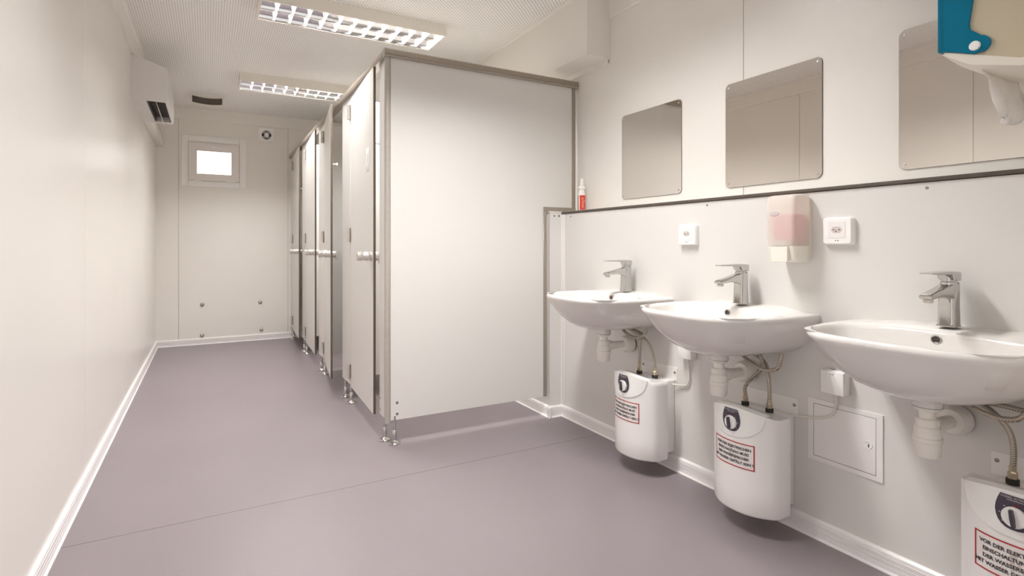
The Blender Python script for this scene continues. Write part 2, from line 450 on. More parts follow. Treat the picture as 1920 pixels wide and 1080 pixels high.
# ------------------------------------------------------------------ louvred ceiling lights
LX0, LX1 = 0.240, 1.306
def make_light(loc, label):
    W, L, H = 0.300, LX1 - LX0, 0.066
    t = thing('ceiling_light', label, 'ceiling light', loc, 0, 'louvred fluorescent ceiling lights')
    # origin: left near corner of the fitting at ceiling height; x along the fitting, y away from the camera
    th = .004
    hb = MB()
    hb.box((0, 0, -H), (L, th, 0)).box((0, W - th, -H), (L, W, 0)).box((0, th, -H), (th, W - th, 0)).box((L - th, th, -H), (L, W - th, 0)).box((th, th, -.004), (L - th, W - th, 0))
    hb.box((0, 0, -H - .003), (L, .013, -H)).box((0, W - .013, -H - .003), (L, W, -H)).box((0, .013, -H - .003), (.013, W - .013, -H)).box((L - .013, .013, -H - .003), (L, W - .013, -H))
    hb.build('light_housing', M['housing'], t)
    y0, y1 = .014, W - .014
    mid = (y0 + y1) / 2; lw = (y1 - y0) / 2
    for k in range(2):
        a = y0 + k * lw; b = a + lw
        m_ = (a + b) / 2
        # curved side reflectors of one lane
        for sgn, edge in ((1, a), (-1, b)):
            prof = []
            for q in range(7):
                u = q / 6
                prof.append((edge + sgn * (.004 + .030 * u ** 1.8), -H + .001 + .052 * u))
            ring = [[(x, p[0], p[1]) for p in prof] for x in (.014, L - .014)]
            back = [[(x, p[0] - sgn * .0015, p[1] + .001) for p in reversed(prof)] for x in (.014, L - .014)]
            MB().loft([ring[0] + back[0], ring[1] + back[1]]).build('side_reflector', M['reflector'], t, smooth=50)
        al = bpy.data.lights.new('lane_light', 'AREA'); al.shape = 'RECTANGLE'
        al.size = L - .06; al.size_y = .062; al.energy = LAMP_W; al.color = TUBE_COL; al.spread = math.radians(140)
        ao = bpy.data.objects.new('lane_light', al); COL.objects.link(ao)
        ao.location = (L / 2, m_, -.0115); ao.parent = t
        MB().lathe([(.008, 0), (.0085, .01), (.0085, L - .06), (.008, L - .05)], (.025, m_, -.019), 'x', 12).build('fluorescent_tube', M['tube'], t)
    # cross blades: V section, thin edge at the bottom
    n = 12; p = (L - .028) / n
    for k in range(1, n):
        x = .014 + p * k
        bm = MB()
        for q in range(2):
            a = y0 + q * lw + .003; b = y0 + (q + 1) * lw - .003
            tp = [(x - .0115, -H + .034), (x - .005, -H + .014), (x - .0008, -H + .001), (x + .0008, -H + .001), (x + .005, -H + .014), (x + .0115, -H + .034)]
            bm.prism(tp, 'y', a, b)
        bm.build('louvre_blade', M['louvre'], t, smooth=50)
    return t
lt = make_light((LX0, 3.190, ZC), 'white louvred ceiling light nearer the camera, above the first cubicle')
dup(lt, (LX0 - .02, 4.835, ZC), 'smaller looking louvred ceiling light further back, partly hidden by the cubicle rail')
dup(lt, (LX0, 1.545, ZC), 'louvred ceiling light above the basins, over the top edge of the picture')

# ------------------------------------------------------------------ ceiling vent with curved dark window
t = thing('ceiling_vent', 'small beige ceiling fixture with a curved dark brown front, near the end wall', 'ceiling fixture', (-0.005, 5.74, ZC))
def sag(x, z, k): return z - k * (1 - (x / .14) ** 2)
xs = [-.14 + .28 * i / 14 for i in range(15)]
body = MB()
def vring(y, k): return [(-.14, y, 0)] + [(x, y, sag(x, -.078, .016) * k) for x in xs] + [(.14, y, 0)]
body.loft([vring(0, 1.0), vring(.13, .30)])
body.build('vent_housing', M['housing'], t)
dk = MB(); up = [(x, -.006, sag(x, -.014, .018)) for x in xs[1:-1]]; lo = [(x, -.006, sag(x, -.072, .016)) for x in xs[1:-1]]
bk = lambda r: [(p[0], 0.004, p[2]) for p in r]
dk.loft([bk(up), up, lo, bk(lo)], cap0=False, cap1=False, closed=False)
dk.build('vent_window', M['lens'], t)

# ------------------------------------------------------------------ extractor fan on the end wall
t = thing('extractor_fan', 'square white extractor fan with round slotted grille, right of the window', 'fan', (0.543, YE, 2.168))
MB().prism(rrect(.140, .146, .006), 'y', -.018, 0).build('fan_plate', M['white'], t)
MB().prism(circ(0, .002, .047, 28), 'y', -.0195, -.016).build('fan_opening', M['dark'], t)
MB().lathe([(.022, 0), (.020, -.006), (.003, -.007)], (0, -.0195, .002), 'y', 20).build('fan_hub', M['white'], t)
for z in (-.030, -.018, .022, .034):
    hw = math.sqrt(max(0, .047 ** 2 - (z) ** 2))
    MB().box((-hw, -.024, z - .0018), (hw, -.019, z + .0018)).build('fan_slat', M['white'], t)
MB().box((.035, -.020, -.064), (.062, -.018, -.060)).build('fan_mark', M['ghost'], t)

# ------------------------------------------------------------------ steel buttons on the end wall
for (x, z, l) in ((-.052, .401, 'upper left steel button of four low on the end wall'), (.484, .398, 'upper right steel button of four low on the end wall'),
                  (-.052, .090, 'lower left steel button just above the end wall skirting'), (.494, .107, 'lower right steel button just above the end wall skirting')):
    o = MB().lathe([(.019, 0), (.019, -.004), (.015, -.011), (.006, -.015), (.001, -.0155)], (0, 0, 0), 'y', 18).build('wall_button', M['cap'], None, (x, YE, z))
    tag(o, l, 'cap', 'steel buttons on the end wall')

# ------------------------------------------------------------------ fan heater on the left wall
t = thing('wall_heater', 'white box shaped fan heater high on the left wall, grille open underneath', 'heater', (XL, 4.364, 1.968))
Lh = .78
cs = MB()
prof = [(0, .0), (.080, .0), (.080, .03), (.196, .03), (.196, .0), (.200, .0), (.206, .022), (.206, .222), (.200, .230), (0, .292)]
cs.prism([(0, 0), (.084, 0), (.084, .05), (.192, .05), (.192, 0), (.199, 0), (.206, .02), (.206, .222), (.198, .231), (0, .293)], 'y', .02, Lh - .06)
cs.prism([(0, 0), (.199, 0), (.206, .02), (.206, .222), (.198, .231), (0, .293)], 'y', 0, .022)
cs.prism([(0, 0), (.199, 0), (.206, .02), (.206, .222), (.198, .231), (0, .293)], 'y', Lh - .062, Lh)
cs.build('heater_casing', M['heater2'], t, smooth=25)
MB().box((.084, .022, .040), (.192, Lh - .062, .049)).build('heater_outlet', M['dark'], t)
MB().box((.086, .023, .002), (.094, Lh - .063, .04)).box((.184, .023, .002), (.191, Lh - .063, .04)).build('outlet_lining', M['dark'], t)
MB().prism([(.128, .028), (.132, .030), (.146, -.020), (.142, -.022)], 'y', .14, Lh + .02).build('air_flap', M['heater2'], t)
MB().box((.080, .0, -.001), (.082, .4, .0)).build('casing_seam', M['ghost'], t)

# ------------------------------------------------------------------ toilet cubicles
CUB = thing('toilet_cubicles', 'row of four off white toilet cubicles with grey capped partitions along the right', 'cubicle', (0.785, 2.69, 0))
ox, oy = 0.785, 2.69
def C(x, y, z): return (x - ox, y - oy, z)
def cbox(name, a, b, m, parent=CUB, bevel=.0015, **k):
    return MB().box(C(*a), C(*b), bevel=bevel, seg=1).build(name, m, parent, **k)
ZB, ZT = 0.120, 1.945
TH = .013
# front panel facing the camera, stepped around the service wall
fp = [(0.80, ZB), (1.708, ZB), (1.708, 1.222), (1.908, 1.222), (1.908, ZT), (0.80, ZT)]
MB().prism([(x - ox, z) for x, z in fp], 'y', 0, TH).build('front_panel', M['panel'], CUB)
cbox('edge_profile', (1.706, 2.685, ZB), (1.728, 2.71, 1.200), M['profile'])
cbox('edge_profile', (1.706, 2.685, 1.200), (1.934, 2.71, 1.224), M['profile'])
cbox('edge_profile', (1.908, 2.685, 1.224), (1.932, 2.71, ZT), M['profile'])
MB().prism([(p[0] + .786 - ox, p[1] + 2.698 - oy) for p in rrect(.026, .030, .009, 4)], 'z', ZB - .012, ZT).build('corner_profile', M['profile_light'], CUB)
# cap rails: round-shouldered channel
def cap(name, horizontal, a, b, at):
    pr = [(-.021, .0), (-.023, .004), (-.023, .010), (-.019, .013), (-.021, .016), (-.021, .036), (-.012, .043), (.012, .043), (.021, .036), (.021, .016), (.019, .013), (.023, .010), (.023, .004), (.021, 0)]
    if horizontal == 'y':
        r = [[C(at + p, y, ZT - .003 + q) for p, q in pr] for y in (a, b)]
    else:
        r = [[C(x, at + p, ZT - .003 + q) for p, q in pr] for x in (a, b)]
    return MB().loft(r).build(name, M['profile'], CUB, smooth=30)
cap('top_rail', 'y', 2.7205, YE - .012, .788)
cap('top_rail', 'x', .767, 1.946, 2.697)
# pilasters, dividers, doors
PIL = [(2.712, 2.838), (3.502, 3.742), (4.402, 4.628), (5.306, 5.525), (6.172, 6.336)]
for i, (a, b) in enumerate(PIL):
    cbox('pilaster', (.785, a, ZB), (.798, b, ZT), M['panel'])
    for zz in ((.146, .205) if i < 4 else ()):
        MB().lathe([(.006, 0), (.005, -.0015), (.001, -.002)], C(.785, a + .02 if i else 2.822, zz), 'x', 10).build('screw', M['screw'], CUB)
for y in (3.615, 4.515, 5.415):
    cbox('divider_panel', (.800, y - .0065, ZB + .02), (1.735, y + .0065, 1.953), M['panel'])
    cbox('divider_profile', (1.708, y - .012, ZB + .02), (1.735, y + .012, 1.19), M['profile'])
for (x, y) in ((.80, 2.772),):
    pass
for zz in (.150, .206):
    MB().lathe([(.007, 0), (.006, -.0018), (.001, -.0024)], C(.834, 2.69, zz), 'y', 12).build('screw', M['screw'], CUB)
def foot(x, y):
    prof = [(.030, 0), (.031, .004), (.027, .009), (.018, .0135), (.0135, .0155), (.0115, .018), (.0115, .066), (.0105, .068), (.0085, .069), (.0085, ZB + .02)]
    MB().lathe(prof, C(x, y, 0), 'z', 16).build('foot', M['chrome'], CUB)
for p_ in ((.794, 2.772), (.822, 2.697), (.795, 3.690), (.795, 3.525), (.795, 4.560), (.795, 4.412), (.795, 5.455), (.795, 5.318), (.795, 6.190)):
    foot(*p_)
for x in (1.25, 1.66):
    pass
# doors: hinged on the far side, standing slightly open
DW = .632
def make_door(yh, ang, plate):
    d = MB()
    zb, zt = .110, 1.942
    d.box((0.0, -DW, zb), (TH, -.003, zt))
    d.mi = [0, 0, 1, 0, 1, 0]
    o = d.build('door', [M['panel'], M['core']], CUB, C(.785, yh, 0), smooth=None)
    o.rotation_euler = (0, 0, -ang)
    # knob outside, thumb turn inside
    ky, kz = -DW + .050, .942
    MB().lathe([(.024, .0), (.024, -.010), (.0205, -.012), (.0205, -.017), (.0245, -.019), (.0245, -.032), (.0205, -.038), (.0205, -.046), (.0245, -.052), (.0245, -.072), (.022, -.075), (.002, -.075)],
               (0, ky, kz), 'x', 22).build('door_knob', M['nickel'], o)
    MB().lathe([(.024, 0), (.024, .022), (.022, .024), (.002, .024)], (TH, ky, kz), 'x', 22).box((TH + .024, ky - .007, kz - .040), (TH + .040, ky + .007, kz + .022), bevel=.003).build('thumb_turn', M['nickel'], o)
    for z in (1.836, 1.065, .207):
        MB().lathe([(.0105, -.045), (.0105, -.0015), (.0092, -.001), (.0092, .001), (.0105, .0015), (.0105, .045)], (-.0125, -.001, z), 'z', 16).box((-.004, .0, z - .045), (.0, .030, z - .001), bevel=.001).box((-.004, .0, z + .001), (.0, .030, z + .045), bevel=.001).build('hinge', M['steel'], o)
    MB().lathe([(.006, 0), (.006, .022), (.012, .026), (.012, .034), (.004, .037)], (TH, -DW + .030, 1.545), 'x', 14).build('coat_hook', M['white'], o)
    if plate:
        MB().box((-.0016, -DW + .100, 1.408), (0, -DW + .170, 1.535), bevel=.0006).build('door_sign', M['white'], o)
        MB().box((-.0022, -DW + .128, 1.452), (-.0016, -DW + .142, 1.502)).build('sign_symbol', M['ghost'], o)
    return o
make_door(3.500, math.radians(2.2), True)
make_door(4.400, math.radians(6.4), False)
make_door(5.304, math.radians(2.2), False)
make_door(6.170, math.radians(2.6), False)

# ------------------------------------------------------------------ mirrors
def make_mirror(y0, y1, z0, z1, label):
    yc, zc = (y0 + y1) / 2, (z0 + z1) / 2
    t = thing('wall_mirror', label, 'mirror', (XR, yc, zc), 0, 'mirrors above the basins')
    w, h = y1 - y0, z1 - z0
    MB().prism(rrect(w, h, .022, 6), 'x', -.0035, 0).build('mirror_back', M['mirror_edge'], t)
    MB().prism(rrect(w - .0016, h - .0016, .0215, 6), 'x', -.0045, -.0035).build('mirror_sheet', M['mirror'], t)
    for sy in (-1, 1):
        for sz in (-1, 1):
            MB().lathe([(.0045, 0), (.004, -.0012), (.0015, -.002)], (-.0045, sy * (w / 2 - .017), sz * (h / 2 - .017)), 'x', 12).build('screw', M['steel'], t)
    return t
make_mirror(1.857, 2.281, 1.245, 1.692, 'square steel mirror furthest from the camera, next to the cubicle wall')
make_mirror(1.183, 1.607, 1.245, 1.688, 'square steel mirror in the middle, above the pink soap dispenser')
make_mirror(0.508, 0.932, 1.241, 1.689, 'square steel mirror behind the blue towel dispenser, cut by the picture edge')

# ------------------------------------------------------------------ bottle on the ledge
t = thing('spray_bottle', 'small white nozzle bottle with red label on the ledge by the cubicle', 'bottle', (XR - .050, 2.580, 1.198))
R = .0215
MB().lathe([(R, 0), (R, .002), (R, .096), (R * .95, .101), (R * .80, .118), (R * .76, .128)], (0, 0, 0), 'z', 24).build('bottle_body', M['bottle'], t)
MB().lathe([(R * 1.02, 0), (R * 1.02, .012), (R * .7, .016), (.010, .022), (.0075, .062), (.0065, .063)], (0, 0, .128), 'z', 24).build('nozzle', M['bottle'], t)
def wrap(a0, a1, z0, z1, r, name, m, parent, n=18):
    rings = []
    for z in (z0, z1):
        rings.append([(r * math.cos(a0 + (a1 - a0) * k / n), r * math.sin(a0 + (a1 - a0) * k / n), z) for k in range(n + 1)])
    return MB().loft(rings, cap0=False, cap1=False, closed=False).build(name, m, parent)
va = math.atan2(-2.58, -1.90)                                # the side turned to the room
lb = wrap(va - .55, va + 1.35, .004, .092, R + .0004, 'bottle_label', M['bottle_red'], t)
wrap(va - 1.4, va - .95, .004, .092, R + .0004, 'bottle_label_edge', M['bottle_dark'], t)
vs, fs = text_mesh('uFonn', .024)
mb = MB(); mb.add([((R + .0008) * math.cos(va + .42 + (-p[1]) / R * -1), (R + .0008) * math.sin(va + .42 + (p[1]) / R), .048 - p[0]) for p in vs], fs)
mb.build('bottle_lettering', M['bottle_ink'], lb, smooth=None)

# ------------------------------------------------------------------ wash basins
def resample(P, m):
    """m+1 points evenly spaced along a polyline."""
    L = [0.0]
    for a, b in zip(P[:-1], P[1:]): L.append(L[-1] + math.hypot(b[0] - a[0], b[1] - a[1]))
    out = []; j = 0
    for k in range(m + 1):
        t = L[-1] * k / m
        while j < len(P) - 2 and L[j + 1] < t: j += 1
        u = (t - L[j]) / max(1e-9, L[j + 1] - L[j])
        out.append((P[j][0] + (P[j + 1][0] - P[j][0]) * u, P[j][1] + (P[j + 1][1] - P[j][1]) * u))
    return out
def half_se(w, f, n, dc, sgn):
    return [(dc + sgn * f * math.sin(PI * k / 240) ** (2 / n), w / 2 * math.copysign(abs(math.cos(PI * k / 240)) ** (2 / n), math.cos(PI * k / 240))) for k in range(241)]
def basin_outline(w, D, n, d0=0.0, K=40):
    """Closed plan loop: front half a superellipse, back edge straight along the wall."""
    fr = resample(half_se(w, D - d0, n, d0, 1), K)
    bk = [(d0, -w / 2 + w * k / K) for k in range(1, K)]
    return fr + bk
RZ = .765
def make_basin(yc, label):
    t = thing('wash_basin', label, 'basin', (XP, yc, RZ), 0, 'ceramic wash basins')
    def ring(pl, z, lift=True):
        r = []
        for d, y in pl:
            u = max(0, min(1, (.150 - d) / .08)); v = max(0, min(1, (.245 - abs(y)) / .12))
            up = .013 * u * u * (3 - 2 * u) * v * v * (3 - 2 * v) if lift else 0
            r.append((-d, y, z + up))
        return r
    W, D = .556, .412
    rings = []
    N = 3.5
    low = [(-.158, .10, .245, .14), (-.156, .20, .275, .085), (-.148, .30, .300, .03), (-.132, .39, .328, .0), (-.105, .46, .357, .0), (-.075, .502, .378, .0), (-.048, .530, .395, .0), (-.026, .547, .406, .0)]
    for z, w, d, d0 in low:
        rings.append(ring(basin_outline(w, d, 2.4 + (z + .158) * 7.5, d0), z, False))
    rings.append(ring(basin_outline(W, D, N), -.016))
    rings.append(ring(basin_outline(W + .001, D + .0005, N), -.010))
    rings.append(ring(basin_outline(W - .002, D - .001, N), -.0045))
    rings.append(ring(basin_outline(W - .009, D - .0045, N), -.0008))
    rings.append(ring(basin_outline(W - .018, D - .009, N), .0004))
    # inner bowl: full superellipse around its own centre
    def bowl(w, f, b, dc, n=2.9):
        def P(a):
            c_, s_ = math.cos(a), math.sin(a)
            return (dc + (f if s_ >= 0 else b) * math.copysign(abs(s_) ** (2 / n), s_), w / 2 * math.copysign(abs(c_) ** (2 / n), c_))
        fr = resample([P(-PI / 4 + 1.5 * PI * k / 360) for k in range(361)], 40)
        bk = resample([P(1.25 * PI + .5 * PI * k / 120) for k in range(121)], 40)[1:-1]
        return fr + bk
    dc = .245
    rings.append(ring(bowl(W - .066, .1480, .126, dc, 4.0), .0000))
    rings.append(ring(bowl(W - .074, .1445, .123, dc, 3.9), -.0035, True))
    rings.append(ring(bowl(W - .082, .1400, .119, dc, 3.8), -.013, True))
    rings.append(ring(bowl(W - .100, .130, .112, dc, 3.5), -.045, False))
    rings.append(ring(bowl(W - .15, .105, .100, dc), -.085, False))
    rings.append(ring(bowl(W - .28, .070, .070, dc - .02), -.118, False))
    rings.append(ring(bowl(.06, .03, .03, dc - .04), -.128, False))
    MB().loft(rings).build('basin_bowl', M['ceramic'], t, smooth=60)
    o = MB()
    # overflow: chrome ring round a dark hole on the back slope of the bowl
    o.lathe([(.0115, 0), (.0125, -.0025), (.0095, -.003), (.0085, .0)], (-.1275, 0, -.0165), 'x', 20)
    o = o.build('overflow_ring', M['chrome'], t)
    MB().lathe([(.0088, 0), (.0088, -.0012)], (-.1275, 0, -.0165), 'x', 18).build('overflow_hole', M['dark'], o)
    MB().lathe([(.034, 0), (.034, .034), (.036, .040)], (-.175, 0, -.186), 'z', 26).build('waste_boss', M['ceramic'], t)
    return t
BY = [2.065, 1.392, .722]
make_basin(BY[0], 'white ceramic wash basin furthest away, beside the cubicle front panel')
make_basin(BY[1], 'white ceramic wash basin in the middle of the three')
make_basin(BY[2], 'white ceramic wash basin nearest the camera, cut by the right picture edge')

# ------------------------------------------------------------------ taps
def make_tap(loc, label):
    t = thing('mixer_tap', label, 'tap', loc, 0, 'chrome mixer taps')
    def sq(w, d, z, cx=0, r=.010, dz=0):
        return [(p[0] + cx, p[1], z + dz * p[0]) for p in rrect(d, w, min(r, w * .45, d * .45), 4)]
    MB().loft([sq(.046, .048, 0), sq(.046, .048, .003), sq(.043, .045, .005), sq(.040, .042, .06, .001), sq(.040, .042, .112, .002, dz=.30), sq(.037, .039, .1145, .002, dz=.30)]).build('tap_body', M['chrome'], t)
    sp = []
    for (x, z0, z1, w) in ((-.010, .072, .116, .038), (-.030, .080, .111, .037), (-.070, .083, .102, .035), (-.110, .079, .094, .033), (-.124, .078, .090, .032), (-.127, .080, .087, .029)):
        zc_, h = (z0 + z1) / 2, z1 - z0
        sp.append([(x, p[0], zc_ + p[1]) for p in rrect(w, h, min(.006, h * .4), 3)])
    s_ = MB().loft(sp).build('spout', M['chrome'], t)
    MB().lathe([(.0095, 0), (.0115, .002), (.0115, .012), (.010, .014)], (-.112, 0, .068), 'z', 18).build('aerator', M['steel'], s_)
    MB().lathe([(.0195, .108), (.0195, .120), (.0175, .122), (.0185, .138)], (-.001, 0, 0), 'z', 22).build('cartridge_collar', M['chrome'], t)
    lv = []
    for (x, w, z0, z1) in ((.024, .036, .124, .146), (.022, .040, .122, .148), (-.014, .040, .126, .150), (-.020, .040, .139, .1505), (-.060, .038, .142, .1495), (-.118, .034, .1435, .1475), (-.122, .030, .1445, .1470)):
        zc_, h = (z0 + z1) / 2, z1 - z0
        lv.append([(x, p[0], zc_ + p[1]) for p in rrect(w, h, min(.005, h * .4), 3)])
    MB().loft(lv).build('lever', M['chrome'], t)
    return t
TY = [2.040, 1.388, .722]
tp = make_tap((XP - .060, TY[0], RZ + .0150), 'chrome lever tap on the basin furthest away')
dup(tp, (XP - .060, TY[1], RZ + .0150), 'chrome lever tap on the middle basin')
dup(tp, (XP - .060, TY[2], RZ + .0150), 'chrome lever tap on the basin nearest the camera')

# ------------------------------------------------------------------ bottle traps
def make_trap(yc, label):
    t = thing('bottle_trap', label, 'drain trap', (XP - .175, yc, 0.0), 0, 'white plastic bottle traps')
    MB().lathe([(.034, .578), (.034, .5792)], (0, 0, 0), 'z', 24).build('trap_gasket', M['rubber'], t)
    MB().lathe([(.030, .578), (.029, .570), (.019, .566), (.019, .545)], (0, 0, 0), 'z', 24).build('trap_inlet', M['trap'], t)
    MB().lathe([(.024, .548), (.0265, .546), (.0265, .530), (.025, .528)], (0, 0, 0), 'z', 12).build('trap_nut', M['trap'], t, smooth=15)
    MB().lathe([(.025, .530), (.030, .524), (.0305, .500), (.0335, .498), (.0335, .488), (.0305, .486), (.0295, .456), (.026, .448), (.008, .446)], (0, 0, 0), 'z', 26).build('trap_cup', M['trap'], t)
    MB().lathe([(.024, .012), (.024, .044), (.019, .047), (.0175, .110), (.0175, .17)], (0, 0, .519), 'x', 20).build('outlet_pipe', M['trap'], t)
    MB().lathe([(.0195, .118), (.032, .121), (.040, .134), (.041, .158), (.039, .1665)], (0, 0, .519), 'x', 26).build('wall_rosette', M['trap'], t)
    MB().lathe([(.036, .1655), (.036, .175)], (0, 0, .519), 'x', 22).build('rosette_gap', M['dark'], t)
    return t
tr = make_trap(BY[0], 'white plastic bottle trap under the basin furthest away')
dup(tr, (XP - .175, BY[1], 0), 'white plastic bottle trap under the middle basin')
dup(tr, (XP - .175, BY[2], 0), 'white plastic bottle trap under the basin nearest the camera')

# ------------------------------------------------------------------ under-sink water heaters
HW = .133
def hd(y):                                   # depth of the casing front at y
    u = min(1.0, abs(y) / HW)
    return .150 + .066 * (1 - u ** 2.4) if u < 1 else .150
def htop(y): return .408 + .030 * (1 - (y / HW) ** 2)
HB = .068
def make_heater(yc, label):
    t = thing('water_heater', label, 'water heater', (XP, yc, 0), 0, 'small under-sink water heaters')
    ys = [-HW + 2 * HW * i / 32 for i in range(33)]
    # casing front: bulging shell
    def plan(z, inset=0.0):
        r = [(-.085, -HW + inset, z), (-.140, -HW + inset, z)]
        for y in ys[1:-1]:
            yy = y * (HW - inset) / HW
            r.append((-(hd(y) - inset), yy, z))
        r += [(-.140, HW - inset, z), (-.085, HW - inset, z)]
        return r
    rings = [plan(HB, .010), plan(HB + .003, .003), plan(HB + .010, 0)]
    for z in (.15, .25, .33, .392): rings.append(plan(z))
    tp_ = [(x, y, htop(y) if i not in (0, len(ys) + 1) else .400) for i, (x, y, z) in enumerate(plan(0))]
    tp_ = [(x, y, .404 + .030 * (1 - (y / HW) ** 2) * min(1, max(0, (-x - .08) / .1))) for (x, y, z) in plan(0)]
    tp2 = [(x * .985 if x < -.09 else x, y * .985, z + .003) for x, y, z in tp_]
    rings += [tp_, tp2]
    MB().loft(rings).build('heater_casing', M['heater'], t, smooth=45)
    MB().box((-.095, -.092, .078), (0, .092, .400), bevel=.006).build('heater_back', M['heater'], t)
    # raised crown of the casing
    cr = MB(); n = 28; ya, yb = -.106, .112
    F, Bk, Tp = [], [], []
    for i in range(n + 1):
        y = ya + (yb - ya) * i / n
        u = (y - (ya + yb) / 2) / ((yb - ya) / 2)
        zl = .332 + (.404 - .332) * (1 - math.sqrt(max(0, 1 - abs(u) ** 2.2)))
        zt = .404 + .030 * (1 - (y / HW) ** 2) + .0028
        F.append((-(hd(y) + .0035), y, zl)); Bk.append((-(hd(y) - .003), y, zl - .003)); Tp.append((-(hd(y) + .0032), y, max(zt, zl + .0005)))
    Tb = [(x + .03, y, z + .0008) for x, y, z in Tp]
    cr.loft([Bk, F, Tp, Tb], cap0=False, cap1=False, closed=False)
    cr.build('heater_crown', M['white'], t, smooth=30)
    def front(y, z, off): return (-(hd(y) + off), y, z)
    def sheet(poly_rows, off, name, m, parent):
        """rows of (ya, yb, z) -> curved thin sheet on the casing front"""
        rr = []
        for a, b, z in poly_rows:
            rr.append([front(a + (b - a) * i / 14, z, off) for i in range(15)])
        return MB().loft(rr, cap0=False, cap1=False, closed=False).build(name, m, parent)
    # dark control badge: flat top, round bottom
    rows = []
    for z, hw in ((.428, .026), (.415, .0315), (.400, .0355), (.388, .0365), (.375, .0345), (.366, .031), (.358, .025), (.352, .016), (.350, .006)):
        rows.append((-hw, hw, z))
    bd = sheet(rows, .0048, 'control_badge', M['badge'], t)
    def lettering(body, size, y0, z0, off, name, m, parent, bold=0.0):
        vs, fs = text_mesh(body, size, bold=bold)
        MB().add([front(y0 - p[0], z0 + p[1], off) for p in vs], fs).build(name, m, parent, smooth=None)
    lettering('STIEBEL ELTRON', .0068, 0, .4225, .0053, 'badge_lettering', M['print'], bd)
    MB().add([front(-a, .417 + b, .0053) for a, b in ((-.014, -.0006), (.016, -.0006), (.016, .0006), (-.014, .0006))], [(0, 1, 2, 3)]).build('badge_rule', M['print'], bd, smooth=None)
    MB().add([front(p[0], p[1], .0054) for p in circ(-.002, .4065, .0034, 14)], [tuple(range(14))]).build('pilot_lamp', M['led'], bd, smooth=None)
    dx = hd(0) + .0048
    for k in range(7):                        # dial ticks round the knob
        a = math.radians(-125 + k * 250 / 6)
        cy_, cz_ = .0275 * math.sin(a), .380 + .0268 * math.cos(a)
        MB().add([front(cy_ + q * .0014, cz_ + w * .0011, .0054) for q, w in ((-1, -1), (1, -1), (1, 1), (-1, 1))], [(0, 1, 2, 3)]).build('dial_tick', M['print'], bd, smooth=None)
    kn = MB().lathe([(.0235, 0), (.0235, -.006), (.0215, -.009), (.002, -.010)], (-dx + .002, 0, .380), 'x', 28).build('heater_knob', M['white'], t)
    a = math.radians(8)
    px = -dx - .0082
    MB().prism([(-.0028 * math.cos(a) + .019 * math.sin(a), .380 + .019 * math.cos(a)), (-.0038, .380), (-.0028 * math.cos(a) - .019 * math.sin(a), .380 - .019 * math.cos(a)),
                (.0028 * math.cos(a) - .019 * math.sin(a), .380 - .019 * math.cos(a)), (.0038, .380), (.0028 * math.cos(a) + .019 * math.sin(a), .380 + .019 * math.cos(a))], 'x', px, px - .010).build('knob_grip', M['badge'], kn)
    # warning sticker
    la, lb_ = -.079, .083
    st = sheet([(la, lb_, .228), (la, lb_, .315)], .0006, 'warning_label', M['sticker'], t)
    b_ = .0036
    fr = MB()
    def strip(a, b, z0, z1):
        fr.loft([[front(a + (b - a) * i / 14, z, .0011) for i in range(15)] for z in (z0, z1)], cap0=False, cap1=False, closed=False)
    strip(la, lb_, .315 - b_, .315); strip(la, lb_, .228, .228 + b_); strip(la, la + b_, .228, .315); strip(lb_ - b_, lb_, .228, .315)
    fr.build('label_border', M['red'], st)
    tri = [(0.005, .303), (-.030, .241), (.040, .241)]
    def tri_in(k, dz): return [(0.005 + (y - .005) * k, .262 + (z - .262) * k + dz) for y, z in tri]
    o_, i_ = tri, tri_in(.62, .001)
    MB().add([front(y, z, .0010) for y, z in o_ + i_], [(0, 1, 4, 3), (1, 2, 5, 4), (2, 0, 3, 5)]).build('ghost_triangle', M['ghost'], st, smooth=None)
    MB().add([front(y, z, .0010) for y, z in ((.0015, .262), (.0085, .262), (.010, .282), (0, .282), (.002, .256), (.008, .256), (.008, .250), (.002, .250))], [(0, 1, 2, 3), (4, 5, 6, 7)]).build('ghost_mark', M['ghost'], st, smooth=None)
    for k, (s_, sz) in enumerate((('VOR DER ELEKTRISCHEN', .0125), ('EINSCHALTUNG MUSS', .0125), ('DER WASSERSPEICHER', .0125), ('MIT WASSER GEFÜLLT SEIN !!', .0123))):
        lettering(s_, sz, .001, .296 - k * .0165, .0016, 'label_lettering', M['ink'], st, bold=.0004)
    # bracket, screws, pipe stubs
    MB().prism([(-.107, .395), (.120, .395), (.120, .452), (.115, .455), (-.102, .455), (-.107, .452)], 'x', -.003, 0).build('bracket', M['heater'], t)
    for y in (-.094, .108):
        MB().lathe([(.0055, 0), (.005, -.003), (.002, -.004)], (-.003, y, .432), 'x', 12).build('screw', M['screw'], t)
    for y in (-.050, .050):
        MB().lathe([(.0135, 0), (.0135, .014)], (-.080, y, .406), 'z', 16).build('pipe_collar', M['rubber'], t)
    return t
HY = [1.872, 1.302, .530]
h0 = make_heater(HY[0], 'white water heater with red framed label under the basin furthest away')
dup(h0, (XP, HY[1], 0), 'white water heater with red framed label under the middle basin')
dup(h0, (XP, HY[2], 0), 'white water heater nearest the camera, cut by the bottom right corner')

# ------------------------------------------------------------------ braided hoses
def make_hose(pts, label, nut=True):
    p0 = Vector(pts[0])
    t = thing('water_hose', label, 'hose', pts[0], 0, 'braided steel hoses')
    MB().tube([Vector(p) - p0 for p in pts], .0066, 10).build('hose_sleeve', M['hose'], t)
    if nut:
        MB().lathe([(.0095, -.020), (.0105, -.018), (.0105, -.004), (.009, -.002), (.0078, 0), (.0078, .012)], (0, 0, 0), 'z', 6).build('hose_nut', M['brass'], t, smooth=10)
    return t
XH = 1.745
def H(y, z, x=XH): return (x, y, z)
z0 = .440
